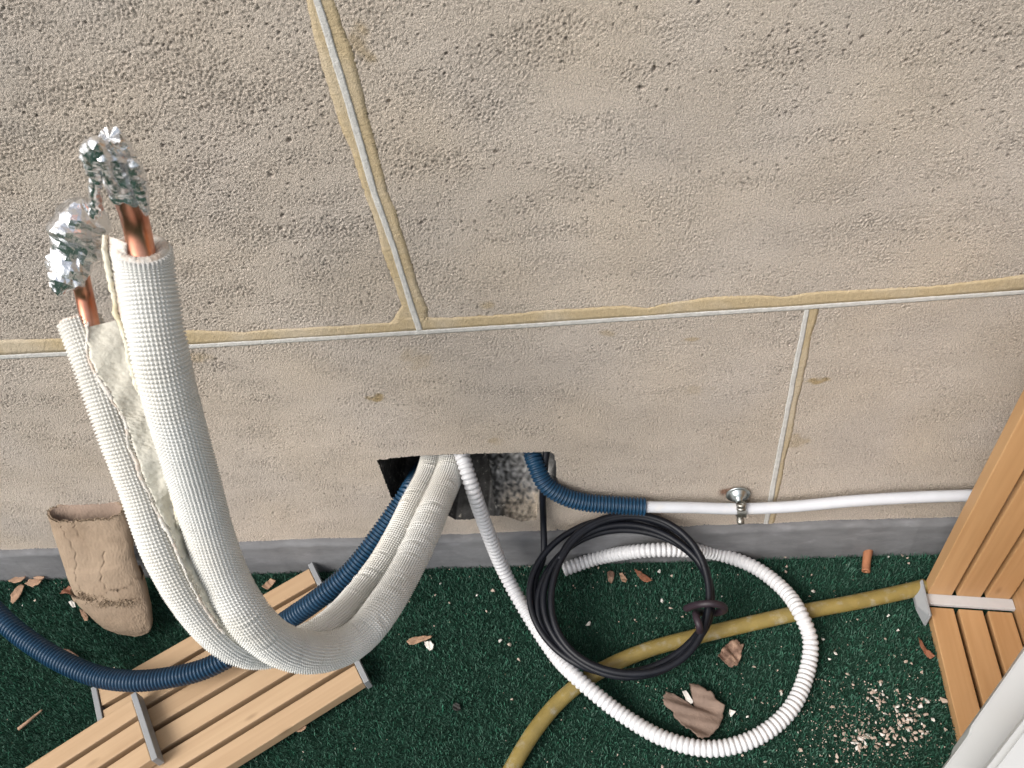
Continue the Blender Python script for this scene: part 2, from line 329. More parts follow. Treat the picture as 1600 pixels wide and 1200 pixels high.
for q in range(len(HW)):
    a_, b_ = HW[q], HW[(q+1) % len(HW)]; e_ = b_-a_; t_ = (((P2-a_)@e_)/(e_@e_)).clip(0, 1)[:, None]; c_ = a_+t_*e_; d_ = np.linalg.norm(P2-c_, axis=1)
    m_ = d_ < bd; bd[m_] = d_[m_]; bp[m_] = c_[m_]
GX = GX.copy(); GZ = GZ.copy(); GX[ii] = bp[:, 0]+wob[ii]*.6; GZ[ii] = bp[:, 1]+wob2[ii]*.6
VV = np.stack([GX, Yv, GZ], -1).reshape(-1, 3); FA = grid_faces(nz, nx)
fh = hole.ravel()[FA].any(1)
def sub(fsel):
    fa = FA[fsel]; u_, inv = np.unique(fa, return_inverse=True); return u_, inv.reshape(fa.shape)
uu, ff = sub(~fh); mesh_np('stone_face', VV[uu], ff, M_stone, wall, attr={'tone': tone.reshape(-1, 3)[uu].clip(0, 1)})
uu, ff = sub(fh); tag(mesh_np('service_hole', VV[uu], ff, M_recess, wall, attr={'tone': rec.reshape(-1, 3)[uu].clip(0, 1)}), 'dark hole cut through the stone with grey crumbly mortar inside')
# outlying wall beyond the detailed face
bm = bmesh.new()
def quad(bm, p): bm.faces.new([bm.verts.new(q) for q in p])
zt = gz[-1]; xr = gx[-1]
quad(bm, [(-6, 0, 0), (X0, 0, 0), (X0, 0, zt), (-6, 0, zt)]); quad(bm, [(xr, 0, 0), (6, 0, 0), (6, 0, zt), (xr, 0, zt)]); quad(bm, [(-6, 0, zt), (6, 0, zt), (6, 0, 3.2), (-6, 0, 3.2)])
M_outer = mat('limestone_plain', (.585, .508, .432), rough=.95, spec=.2, var=.1, vscale=300, bump=.001, bscale=300)
bm_obj('outer_stone', bm, M_outer, wall)
# mortar joints: bands with a ragged edge, 1.3 mm proud, and the thin pale pointing line
def band(name, A_, B_, mt, parent, y0, thick, n_=420, rag=.0, edge=(1, 1), seed=1, cols=5):
    """A_,B_: two pixel polylines on the wall plane; strip between them"""
    a = np.array([W(*q) for q in A_]); b_ = np.array([W(*q) for q in B_])
    def rs(P):
        s = np.concatenate([[0], np.cumsum(np.linalg.norm(np.diff(P, axis=0), axis=1))]); t = np.linspace(0, s[-1], n_)
        return np.stack([np.interp(t, s, P[:, i]) for i in range(3)], -1)
    a, b_ = rs(a), rs(b_); g = np.random.default_rng(seed)
    def rn(): 
        x = g.normal(size=n_); o = np.zeros(n_)
        for wdt, am in ((3, .4), (9, .8), (31, 1.2)): o += np.convolve(x, np.ones(wdt)/wdt**.5, 'same')*am
        return o/1.6
    dvec = (b_-a); ln = np.linalg.norm(dvec, axis=1)[:, None]; dn = dvec/ln
    a = a+dn*(rn()*rag*edge[0])[:, None]; b_ = b_+dn*(rn()*rag*edge[1])[:, None]
    rows = []
    prof = [(0, .004)]+[(t, -thick) for t in np.linspace(.0, 1, cols)]+[(1, .004)]
    prof[1] = (.01, -thick*.9); prof[-2] = (.99, -thick*.9)
    for t, dy in prof: 
        r = a*(1-t)+b_*t; r = r.copy(); r[:, 1] = y0+dy+(g.normal(size=n_)*.00012 if dy < 0 else 0); rows.append(r)
    V = np.stack(rows, 1).reshape(-1, 3)
    return mesh_np(name, V, grid_faces(n_, len(prof)), mt, parent)
j1 = band('mortar_joint', up(wl, -2.5), bt, M_mortar, wall, 0, .0002, n_=900, rag=.0005, edge=(0, 1), seed=1)
band('pointing_line', up(wl, 3.2), up(wl, -3.2), M_point, j1, 0, .0008, n_=900, rag=.00012, seed=2).location = (0, 0, 0)
wA = [(478, -60), (490, 0), (508, 60), (540, 165), (579, 300), (612, 391), (630, 450), (651, 516)]
wB = [(490, -60), (502, 0), (520, 60), (552, 165), (590, 300), (621, 391), (639, 450), (660, 514)]
j2 = band('mortar_joint', cl, cr_, M_mortar, wall, 0, .0002, rag=.0005, seed=3, cols=6)
band('pointing_line', wA, wB, M_point, j2, 0, .0011, rag=.00012, seed=4).location = (0, 0, 0)
j3 = band('mortar_joint', up(dl, 0), dr, M_mortar, wall, 0, .0002, rag=.0005, edge=(0, 1), seed=5)
band('pointing_line', [(x-1, y) for x, y in dl], [(x+7, y) for x, y in dl], M_point, j3, 0, .0008, rag=.00015, seed=6).location = (0, 0, 0)
# ------------------------------------------------------------------ skirting
sk = []; nS = 700; xs = np.linspace(-1.4, 1.0, nS)
g = np.random.default_rng(31); wv = np.convolve(g.normal(size=nS), np.ones(25)/5, 'same')*.0009; wv2 = np.convolve(g.normal(size=nS), np.ones(7)/2.6, 'same')*.0006
prof = [(.006, .0745), (-.0045, .0740), (-.0095, .0715), (-.0105, .067), (-.0110, .045), (-.0125, .040), (-.0130, .020), (-.0140, 0), (-.014, -.003)]
for y_, z_ in prof: sk.append(np.stack([xs, y_+wv2*(.6 if y_ < 0 else 0), z_+wv*(z_ > .06)+wv2*.5], -1))
V = np.stack(sk, 1).reshape(-1, 3)
tag(mesh_np('skirting', V, grid_faces(nS, len(prof)), M_skirt, origin=np.array([0, 0, 0])), 'grey painted cement skirting along the foot of the stone wall', 'skirting')
# ------------------------------------------------------------------ twin insulated pipes
RP = [(222, 388, 86), (251, 560, 84), (280, 670, 80), (306, 760, 75), (345, 890, 70), (385, 962, 68), (440, 1010, 63.5), (500, 1021, 60), (558, 999, 57), (600, 948, 55), (644, 873, 50.5), (680, 790, 47)]
LP = [(124, 500, 62), (146, 560, 62), (192, 693, 61), (218, 760, 60), (250, 853, 59), (300, 945, 57), (362, 1009, 54), (430, 1018, 50), (505, 985, 47), (563, 925, 42), (606, 866, 40), (646, 785, 38)]
DR, DL = .038, .0310
pr = [D(u, v, DR*1200/w_) for u, v, w_ in RP]; pl = [D(u, v, DL*1200/w_) for u, v, w_ in LP]
for L_, q in ((pr, W(701, 741, 0)), (pl, W(669, 741, 0))): L_ += [q, q+np.array([.004, .035, .004]), q+np.array([.01, .09, .01])]
pr, pl = pr[::-1], pl[::-1]     # from the wall to the free end
pipes = tag(empty('insulated_pipes', W(690, 715)), 'pair of white sleeved copper pipes curving out of the wall hole with foil wrapped ends', 'pipes')
def sleeve(P, R_, nb, name, label=None, seed=0, cut=.012):
    ds = .0007; C, s = spline(P, ds, sm=500); T, N, B = frames(C); nseg = nb*4; th = np.arange(nseg)/nseg*2*np.pi
    g = np.random.default_rng(seed); pitch = .0030
    tw = np.convolve(g.normal(size=len(s)), np.ones(301)/17, 'same')*.08
    ph = nb*(th[None, :]+tw[:, None]*.3); along = s[:, None]/pitch*2*np.pi
    far = np.clip(1-s/(s[-1]*.5), 0, 1)[:, None]
    bump = (.5+.5*np.cos(ph))**.8*(.5+.5*np.cos(along+.0*ph))**.8
    r = R_-.0017+.0029*bump
    # creases of the outer skin, mostly on the wall-side half and the upper side
    wr = np.zeros_like(r); pos = .03
    while pos < s[-1]*.62:
        ci = int(pos/.0007); vd_ = CAM-C[ci]; c0 = math.atan2(vd_@B[ci], vd_@N[ci])+g.normal()*.7; wdt = g.uniform(.0012, .0028); arc = g.uniform(.4, 1.1); dep_ = g.uniform(.0006, .0014)*(1.5 if pos < s[-1]*.4 else .8)
        dth = np.angle(np.exp(1j*(th[None, :]-c0))); sl = g.uniform(-.004, .004)
        d_ = (s[:, None]-pos-sl*dth)
        wr += dep_*(-np.exp(-(d_/wdt)**2)+.7*np.exp(-((d_-wdt*2.2)/(wdt*1.4))**2))*np.exp(-(dth/arc)**4)
        pos += g.uniform(.012, .036)
    r = r+wr+np.convolve(g.normal(size=len(s)), np.ones(81)/9, 'same')[:, None]*.00025
    V = C[:, None]+r[..., None]*(np.cos(th)[None, :, None]*N[:, None]+np.sin(th)[None, :, None]*B[:, None])
    m = len(C); vd = C[-1]-CAM; vd /= np.linalg.norm(vd); ra = (V-C[:, None])/R_; front = -(ra@vd); wgt = np.clip((s-(s[-1]-.03))/.03, 0, 1)**2
    V = V-T[:, None]*(cut*front*wgt[:, None])[..., None]
    V = V.reshape(-1, 3)
    o = mesh_np(name, V, grid_faces(m, nseg, True)[:, ::-1], M_white_sleeve, pipes)
    if label: o['label'] = label
    # foam end ring at the free end
    base = V[(m-1)*nseg:]; c = C[-1]; rings = [c+(base-c)*q+T[-1]*hh+g.normal(size=base.shape)*.00022*(q < .98) for q, hh in ((1.0, 0), (.97, .0016), (.88, .0022), (.74, .0018), (.60, .0010), (.48, -.002), (.44, -.012))]
    mesh_np('foam_end', np.vstack(rings), grid_faces(len(rings), nseg, True)[:, ::-1], M_foamend, o)
    return o, C, T
M_foamend = mat('foam_end', (.62, .59, .54), rough=.85, spec=.2, var=.1, vscale=200, bump=.0009, bscale=500, col2=(.58, .48, .40), cscale=80)
sr, CR, TR = sleeve(pr, DR/2, 40, 'pipe_sleeve', 'thicker white woven insulation sleeve nearer the lens', 3)
sl_, CL, TL = sleeve(pl, DL/2, 33, 'pipe_sleeve', 'thinner white woven insulation sleeve split along its side', 4, .001)
# torn foam web between the two sleeves
def nearest_depth(C, u, v):
    q = C-CAM; z = q@_f2; pu = 800+FPX*(q@_r3)/z; pv = 600-FPX*(q@_u3)/z
    sel = np.argsort((pv-v)**2+.15*(pu-u)**2+(z > .76)*1e6)[0]; return z[sel]
webL = [(134, 512), (138, 560), (160, 600), (181, 637), (194, 661), (201, 693), (221, 747), (241, 796), (262, 832), (283, 880), (314, 942), (350, 990), (398, 1030), (440, 1042)]
webR = [(182, 500), (202, 560), (214, 600), (230, 643), (243, 668), (257, 710), (265, 747), (270, 777), (276, 815), (293, 862), (328, 935), (368, 988), (410, 1026), (450, 1040)]
nW = 260; tW = np.linspace(0, 1, nW)
def rs2(L_):
    L_ = np.array(L_, float); s = np.linspace(0, 1, len(L_)); return np.stack([np.interp(tW, s, L_[:, i]) for i in (0, 1)], -1)
a2, b2 = rs2(webL), rs2(webR); g = np.random.default_rng(9)
jit = lambda a: np.convolve(g.normal(size=nW), np.ones(5)/2.2, 'same')*a
a2[:, 0] += jit(1.1)+5*np.sin(np.pi*tW); b2[:, 0] += jit(1.4)
cols = 14; rows = []
for i in range(nW):
    dl_ = nearest_depth(CL, *a2[i]); dr_ = nearest_depth(CR, *b2[i]); row = []
    for j in range(cols):
        t = j/(cols-1); u, v = a2[i]*(1-t)+b2[i]*t
        zl = dl_-DL/2*(1.06-.62*t**1.6); z_ = zl*(1-t**2)+(dr_+.000)*t**2*0+zl*t**2
        z_ += .0022*math.sin(math.pi*t)+g.normal()*.0003+.0012*math.sin(i*.21+3*t)*math.sin(math.pi*t)
        row.append(D(u, v, z_))
    rows.append(row)
V = np.array(rows); back = V+(_f2*.006)[None, None]
Vw = np.concatenate([V, back[:, ::-1]], 1).reshape(-1, 3)
web = mesh_np('foam_web', Vw, grid_faces(nW, cols*2, True), M_foam, pipes); web['label'] = 'torn translucent foam web joining the two sleeves'
# ragged cream lips of the cut skin
def lip(L_, C, dia, dz, r0, name, seed, mt=M_foamedge):
    g = np.random.default_rng(seed); P = []
    for u, v in L_: P.append(D(u, v, nearest_depth(C, u, v)-dz))
    Cc, s = spline(P, .0012)
    n1 = np.convolve(g.normal(size=len(s)), np.ones(15)/3.9, 'same')[:, None]*.0003; n2 = g.normal(size=(len(s), 8))*.0003
    Cc = Cc+np.convolve(g.normal(size=len(s)), np.ones(9)/3, 'same')[:, None]*.0005*_r3
    return tube(name, Cc, r0, mt, pipes, nseg=8, raw=True, rfun=lambda s_, t_: n1+n2)[0]
lip([(163, 368), (166, 400), (172, 440), (180, 480), (193, 520), (203, 560), (214, 600), (230, 643), (247, 675), (259, 712), (266, 750), (272, 780), (282, 832), (300, 872), (333, 935), (372, 988), (412, 1026)], CR, DR, DR*.18, .0017, 'cut_lip', 21)
lip([(138, 503), (139, 560), (161, 600), (182, 637), (196, 662), (202, 695), (222, 748), (243, 797), (264, 834), (284, 880), (315, 942), (352, 990)], CL, DL, DL*.50, .0012, 'cut_lip', 22, M_foamend)
# flap standing on the left of the thick sleeve's top
fl_ = []
for (u0, v0, u1, v1) in ((162, 366, 198, 380), (165, 400, 196, 410), (170, 430, 196, 440), (176, 470, 200, 475), (186, 510, 206, 515), (198, 550, 212, 552), (212, 600, 222, 602)):
    d0 = nearest_depth(CR, u1, v1); fl_.append([D(u0+(u1-u0)*t, v0+(v1-v0)*t, d0-.004-.010*t) for t in np.linspace(0, 1, 5)])
fl_ = np.array(fl_); fine = []
for i in np.linspace(0, len(fl_)-1, 120):
    k0 = min(int(i), len(fl_)-2); q = fl_[k0]*(1-(i-k0))+fl_[k0+1]*(i-k0); q = q+g.normal(size=q.shape)*.0003; q[0] += g.normal()*.0007*_r3; fine.append(q)
fine = np.array(fine); Vf = np.concatenate([fine, fine[:, ::-1]+_f2*.0045], 1).reshape(-1, 3)
Fl = [grid_faces(len(fine), 10, True), np.arange(10)[None, ::-1], ((len(fine)-1)*10+np.arange(10))[None, :]]
mesh_np('skin_flap', Vf, Fl, M_foamend, pipes)
# copper cores and foil
def extend(C, T, back_, *pix):  return [C[-1]-T[-1]*back_]+[D(*q) for q in pix]
cR = extend(CR, TR, .05, (214, 356, .518), (196, 298, .490), (180, 250, .464), (174, 232, .454))
cr_obj, CC = tube('copper_pipe', cR, .0088, M_copper, pipes, nseg=40, ds=.002, hollow=.88)
cL = extend(CL, TL, .05, (133, 466, .590), (127, 440, .580), (120, 400, .564), (117, 370, .552))
cl_obj, CCL = tube('copper_pipe', cL, .0066, M_copper, pipes, nseg=40, ds=.002, hollow=.88)
def crumple(V, amp_, freq, seed):
    """folded facets: distance to random planes, piecewise linear"""
    g = np.random.default_rng(seed); o = np.zeros(len(V))
    for f_ in (freq, freq*2.2):
        for _ in range(5):
            d_ = g.normal(size=3); d_ /= np.linalg.norm(d_); ph = g.uniform(0, 1)
            x = (V@d_)*f_+ph+.35*np.sin((V@g.normal(size=3))*f_*.7); o += (np.abs((x % 1)-.5)*2-.5)/(f_/freq)
    return o/o.std()*amp_
def foil_tube(P, R_, seed, name, nseg=30, ds=.0020, amp_=.0011, open_=0, flare=None):
    C, s = spline(P, ds); T, N, B = frames(C); th = np.arange(nseg)/nseg*2*np.pi
    Rr = np.interp(s/s[-1], np.linspace(0, 1, len(R_)), R_)[:, None]*np.ones((1, nseg))
    base = C[:, None]+Rr[..., None]*(np.cos(th)[None, :, None]*N[:, None]+np.sin(th)[None, :, None]*B[:, None])
    dirn = (base-C[:, None])/Rr[..., None].clip(1e-6)
    dd = crumple(base.reshape(-1, 3), amp_, 75, seed).reshape(len(C), nseg)
    V = base+dirn*dd[..., None]
    # ragged lower edge
    g = np.random.default_rng(seed); e = np.convolve(np.tile(g.normal(size=nseg), 3), np.ones(3)/1.7, 'same')[nseg:2*nseg]*.0022
    V[0] -= T[0]*e[:, None]; V[1:-1] += g.normal(size=V[1:-1].shape)*.00022
    V[-1] += T[-1]*(g.normal(size=(nseg, 1))*.0012)
    Vn = np.vstack([V.reshape(-1, 3), C[-1][None]-T[-1]*.0012])
    a = np.arange(nseg); lastr = (len(C)-1)*nseg
    return mesh_np(name, Vn, [grid_faces(len(C), nseg, True)[:, ::-1], np.stack([lastr+(a+1) % nseg, lastr+a, np.full(nseg, len(Vn)-1)], -1)], M_foil, pipes, smooth=False)
foil_tube([D(197, 298, .490), D(188, 270, .474), D(178, 240, .459), D(169, 214, .446)], [.0112, .0106, .0104, .0108, .0112, .0104, .0060], 5, 'foil_wrap', amp_=.0007)['label'] = 'foil cap wrapped over the taller copper end'
def blob(name, pts, seed, label=None, amp_=.0021, freq=34):
    """crumpled foil: a swept lump through (u,v,depth,radius)"""
    P = [D(u, v, d) for u, v, d, r in pts]; R_ = [r for *_, r in pts]
    C, s = spline(P, .0024); T, N, B = frames(C); nseg = 24 if amp_ > .0012 else 14; th = np.arange(nseg)/nseg*2*np.pi
    tt_ = s/s[-1]; Rr = np.interp(tt_, np.linspace(0, 1, len(R_)), R_); Rr = Rr*np.sqrt(np.clip(1-(2*tt_-1)**14, .02, 1))
    base = C[:, None]+Rr[:, None, None]*(np.cos(th)[None, :, None]*N[:, None]+np.sin(th)[None, :, None]*B[:, None]); dirn = (base-C[:, None])/Rr[:, None, None]
    dd = crumple(base.reshape(-1, 3), amp_, freq, seed).reshape(len(C), nseg); V = base+(dirn*dd[..., None]+np.random.default_rng(seed).normal(size=base.shape)*.0003)*np.minimum(1, Rr/.007)[:, None, None]
    Vn = np.vstack([V.reshape(-1, 3), C[:1], C[-1:]]); a = np.arange(nseg); lr = (len(C)-1)*nseg; nn = len(Vn)
    o = mesh_np(name, Vn, [grid_faces(len(C), nseg, True)[:, ::-1], np.stack([a, (a+1) % nseg, np.full(nseg, nn-2)], -1), np.stack([lr+(a+1) % nseg, lr+a, np.full(nseg, nn-1)], -1)], M_foil, pipes, smooth=False)
    if label: o['label'] = label
    return o
blob('foil_wrap', [(90, 462, 0.566, .004), (98, 445, 0.566, .0095), (108, 425, 0.568, .0125), (115, 408, 0.563, .0135), (119, 392, 0.558, .0125), (121, 374, 0.553, .0140), (123, 354, 0.548, .0165), (125, 336, 0.543, .0165), (127, 320, 0.538, .0125), (128, 310, 0.536, .006)], 12, 'loose crumpled foil clump on the shorter copper end')
blob('foil_strip', [(146, 340, .50, .0045), (150, 322, .49, .0035), (147, 300, .475, .0032), (150, 280, .462, .0036), (147, 262, .45, .0050), (146, 240, .432, .0066), (152, 222, .418, .0052)], 14, None, .0009, 120)
blob('foil_strip', [(186, 303, .462, .0028), (178, 292, .455, .0030), (170, 276, .446, .0030), (166, 258, .436, .0034), (160, 240, .425, .0040)], 15, None, .0007, 140)
blob('foil_strip', [(228, 338, .500, .0018), (226, 322, .49, .0035), (221, 300, .478, .0048), (214, 275, .46, .0050), (207, 250, .444, .0040)], 16, None, .0007, 140)
# ------------------------------------------------------------------ corrugated hoses
def corr(pitch, depth_, sharp=1.0, tail=None):
    def f(s, t):
        x = .5+.5*np.cos(s/pitch*2*np.pi); return depth_*(x**sharp-.5)
    return f
TZ = .0055   # top of the turf pile
rB = .0132
blue = [W(668, 722, .10), W(655, 742, .05), W(640, 768, .0), W(618, 800, -.026), W(588, 843, -.058), W(548, 893, -.094), W(498, 935, -.122), F(440, 975, .092), F(385, 1011, .078), F(320, 1045, .069), F(262, 1059, .066), F(205, 1064, .066), F(150, 1056, .068), F(90, 1030, .080), F(40, 998, .095), F(8, 972, .108), F(-25, 940, .12), F(-70, 905, .14)]
o, _ = tube('blue_conduit', blue, rB, M_blue, nseg=28, ds=.00055, rfun=corr(.0050, .0026, .8), caps=True)
tag(o, 'long blue corrugated conduit sagging behind the white pipes to the left edge', 'conduit', 'blue corrugated conduits from the wall hole')
bR = [W(824, 660, .045), W(830, 700, .03), W(838, 728, .008), W(852, 756, -.008), W(880, 775, -.016), W(915, 785, -.018), W(960, 789, -.018), W(1008, 792, -.018)]
rv = tag(empty('blue_conduit', W(1008, 792, -.018)), 'short blue corrugated conduit bending out of the hole onto the white pipe', 'conduit', 'blue corrugated conduits from the wall hole')
tube('conduit_body', bR, .0112, M_blue, rv, nseg=28, ds=.00055, rfun=corr(.0047, .0024, .8), hollow=.8)
pv = [W(985, 791, -.018), W(1010, 792, -.018), W(1080, 793, -.018), W(1150, 795, -.018), W(1230, 792, -.018), W(1330, 783, -.018), W(1430, 777, -.018), W(1520, 774, -.018), W(1640, 770, -.018)]
o, _ = tube('white_pipe', pv, .0076, M_pvc, nseg=32, ds=.004, hollow=.85)
tag(o, 'smooth white plastic pipe clipped along the wall above the skirting', 'pipe')
wh = [W(716, 655, .06), W(718, 694, .03), W(726, 724, .002), W(740, 768, -.022), W(761, 828, -.036), W(790, 898, -.058), F(826, 962, .026), F(868, 1024, .024), F(895, 1053, .036), F(925, 1080, .030), F(980, 1122, .0165), F(1040, 1155, .0165), F(1110, 1170, .0165), F(1180, 1153, .0165), F(1235, 1108, .0165), F(1262, 1045, .0165), F(1266, 1000, .024), F(1252, 962, .036), F(1228, 925, .028), F(1180, 887, .020), F(1120, 865, .020), W(1060, 859, -.028), W(1000, 861, -.030), F(935, 872, .026), F(880, 890, .024)]
o, _ = tube('corrugated_hose', wh, .0092, M_whose, nseg=28, ds=.0006, rfun=corr(.0068, .0022, .5), hollow=.78)
tag(o, 'white corrugated drain hose falling from the hole and looping on the turf', 'hose')
yh = [F(770, 1260, .015), F(800, 1200, .015), F(838, 1138, .017), F(885, 1085, .017), F(940, 1047, .017), F(1010, 1016, .017), F(1090, 994, .017), F(1170, 975, .017), F(1250, 957, .017), F(1340, 940, .018), F(1432, 920, .020), F(1446, 916, .020)]
o, _ = tube('garden_hose', yh, .0100, M_yellow, nseg=32, ds=.0009, rfun=lambda s, t: .00018*np.cos(s/.0024*2*np.pi), hollow=.7)
tag(o, 'dusty yellow garden hose lying across the turf under the cable coil', 'hose')
# ------------------------------------------------------------------ black cable coil
coil = tag(empty('cable_coil', F(985, 1060)), 'coil of thick black cable leaning on the skirting and hanging from the hole', 'cable')
rC = .0047
def loop(cu, cv, ru, rv_, ph, lift, turns=1.0, start=0.0, nk=18):
    P = []
    for k_ in np.linspace(0, turns, int(nk*turns)+1):
        a = start+k_*2*math.pi; u = cu+ru*math.cos(a+ph); v = cv+rv_*math.sin(a+ph)
        zt_ = np.clip((1066-v)/265, 0, 1); z_ = .012+.105*zt_**1.2+lift+.004*math.sin(a*2+ph)
        P.append(F(u, v, z_))
    return P
P = [W(856, 690, .03), W(851, 730, .01), W(848, 775, -.007), W(849, 815, -.012)]
spec = [(976, 930, 141, 125, 0, 0), (968, 932, 138, 119, .2, .008), (981, 936, 129, 118, .1, .014), (973, 941, 133, 115, .3, .006), (985, 931, 126, 124, -.1, .020)]
a0 = math.radians(208); total = []
for k_ in np.linspace(0, 1, 26*len(spec)+1):
    q = k_*len(spec); i0 = min(int(q), len(spec)-1); i1 = min(i0+1, len(spec)-1); f_ = q-i0; f_ = f_*f_*(3-2*f_)
    cu, cv, ru, rv_, ph, lf_ = [spec[i0][m]*(1-f_)+spec[i1][m]*f_ for m in range(6)]
    a = a0-q*2*math.pi; u = cu+ru*math.cos(a)+3*math.sin(3*a+q); v = cv+rv_*math.sin(a)+3*math.cos(2*a+q*1.3)
    zt_ = np.clip((1062-v)/262, 0, 1); total.append(F(u, v, .030+.066*zt_**1.1+lf_*1.0))
tail = [F(1116, 968, .046), F(1108, 985, .040)]
tube('cable', P+total, rC, M_black, coil, nseg=14, ds=.003, rfun=None)
# tail wrapped round the strands
wr = [F(1072, 951, .060), F(1082, 947, .074), F(1096, 944, .088), F(1112, 943, .092), F(1127, 946, .086), F(1132, 952, .070), F(1122, 957, .052), F(1104, 958, .045), F(1090, 957, .062), F(1088, 964, .084), F(1092, 976, .084), F(1094, 988, .066)]
tube('cable_tie', wr, .0047, M_plum, coil, nseg=14, ds=.0015, hollow=.5)
# ------------------------------------------------------------------ pipe clip
clip_c = W(1153, 772, -.003); clip = tag(empty('pipe_clip', clip_c), 'zinc rosette and steel clip holding the white pipe to the stone', 'pipe clip')
def lathe(name, prof, c, axis, mt, parent, nseg=40):
    axis = np.array(axis, float); axis /= np.linalg.norm(axis); e1 = np.cross(axis, (0, 0, 1)); e1 /= np.linalg.norm(e1); e2 = np.cross(axis, e1)
    th = np.arange(nseg)/nseg*2*np.pi
    V = np.array([[c+axis*h_+r_*(math.cos(t)*e1+math.sin(t)*e2) for t in th] for r_, h_ in prof]).reshape(-1, 3)
    return mesh_np(name, V, [grid_faces(len(prof), nseg, True), ((len(prof)-1)*nseg+np.arange(nseg))[None, :]], mt, parent)
lathe('rosette', [(.0155, 0), (.0158, .0012), (.0150, .0022), (.0128, .0012), (.0118, .0016), (.0100, .0052), (.0070, .0078), (.0048, .0088), (.0040, .013)], clip_c, (0, -1, 0), M_zinc, clip)
pc = W(1157, 795, -.018)
ringP = []
for a in np.linspace(0, 2*math.pi, 40): ringP.append((pc[1]+.0105*math.cos(a), pc[2]+.0105*math.sin(a)))
bm = bmesh.new(); prev = None; vs = []
for (y_, z_), a in zip(ringP, np.linspace(0, 2*math.pi, 40)):
    o1, o2 = math.cos(a)*.0011, math.sin(a)*.0011
    vs.append([bm.verts.new((pc[0]+dx_, y_+s_*o1, z_+s_*o2)) for dx_, s_ in ((-.006, 1), (.006, 1), (.006, -1), (-.006, -1))])
for i in range(39):
    for k_ in range(4): bm.faces.new((vs[i][k_], vs[i][(k_+1) % 4], vs[i+1][(k_+1) % 4], vs[i+1][k_]))
bm_obj('clip_band', bm, M_steel, clip, smooth=False)
lathe('threaded_neck', [(.0052, 0), (.0062, .001), (.0062, .004), (.0055, .0045), (.0055, .006), (.006, .0065), (.006, .009), (.004, .0095)], np.array([pc[0]-.001, pc[1]-.003, pc[2]+.0175]), (.0, -.45, -.85), M_steel, clip, 24)
lathe('clip_screw', [(.0046, -.004), (.0050, 0), (.0048, .003), (.0035, .0046), (.0012, .0050)], np.array([pc[0]-.0005, pc[1]-.010, pc[2]-.0135]), (0, -.8, -.35), M_steel, clip, 24)
# ------------------------------------------------------------------ slatted boards
def slab(bm_list, c, ax, ay, az, sx, sy, sz, seed, name, mt, parent, bev=.0012):
    """one slat: length along ax"""
    bm = bmesh.new(); box_bm(bm, c, ax, ay, az, sx, sy, sz, bev)
    V = np.array([v.co[:] for v in bm.verts]); bm.verts.index_update(); gs = {}
    for f in bm.faces: gs.setdefault(len(f.verts), []).append([v.index for v in f.verts])
    bm.free(); d = V-c; gcol = np.stack([d@ay+.3*(d@az)+seed*.37, d@ax+seed*1.7, np.full(len(V), seed*.91)], -1)
    o = mesh_np(name, V, [np.array(q) for q in gs.values()], mt, parent, smooth=False)
    at = o.data.attributes.new('grain', 'FLOAT_VECTOR', 'POINT'); at.data.foreach_set('vector', gcol.astype(np.float32).ravel())
    return o
def board(origin, along, across, length, label, n=3, pitch=.0385, gap=.006, z0=0.006, th=.016, mt=M_wood, strip_far=True, group=None, seed=0, lab2=None, cap_mt=M_plast):
    """origin: top corner where the end strip starts; across runs along the strip; along runs down the slats; both level unit vectors"""
    up_ = np.array([0, 0, 1.0]); r = empty('slatted_board', (origin[0], origin[1], 0)); tag(r, label, 'slatted board', group)
    for i in range(n):
        c = origin+across*(pitch*(i+.5)+.001)+along*(length/2); c = np.array([c[0], c[1], z0+th/2])
        slab(None, c, along, across, up_, length-.017, pitch-gap, th, seed+i, 'slat', mt, r)
    for e in ((0, 1) if strip_far else (0,)):
        bm = bmesh.new(); c = origin+across*(pitch*n/2)+along*(.004 if e == 0 else length-.004); c = np.array([c[0], c[1], z0+th/2+.0008])
        box_bm(bm, c, along, across, up_, .0075, pitch*n+.002, th+.003, .0008)
        bm_obj('end_strip', bm, cap_mt, r)
    return r
def unit(v): v = np.array([v[0], v[1], 0.0]); return v/np.linalg.norm(v)
zt1 = .030
a = F(489, 880, zt1); b_ = F(577, 1063, zt1); across = unit(b_-a); along = np.array([across[1], -across[0], 0.0])
if (F(150, 1080, zt1)-a)@along < 0: along = -along
Lb = (F(143, 1078, zt1)-a)@along; wid = np.linalg.norm(b_-a); pt = (wid-.001)/6
print('board len', Lb, 'width', wid, 'pitch', pt)
G = 'slatted wooden boards lying on the turf'
board(a, along, across, Lb, 'pale slatted wooden board lying flat with one corner against the skirting', pitch=pt, gap=.0075, z0=zt1-.018, th=.018, group=G, seed=1)
board(a+across*(3*pt+.0008), along, across, Lb, 'pale slatted wooden board on the turf under the bend of the white pipes', pitch=pt, gap=.0075, z0=zt1-.018, th=.018, group=G, seed=11)
zt2 = .052
a = F(214, 1082, zt2); b_ = F(247, 1183, zt2); ac2 = unit(b_-a); al2 = np.array([ac2[1], -ac2[0], 0.0])
if al2@along < 0: al2 = -al2
print('board2 width', np.linalg.norm(b_-a), 'angle', math.degrees(math.acos(min(1, ac2@across))))
board(a, al2, ac2, Lb, 'pale slatted wooden board stacked on top at the bottom left corner', pitch=np.linalg.norm(b_-a)/3, gap=.0075, z0=zt2-.018, th=.018, group=G, seed=21)
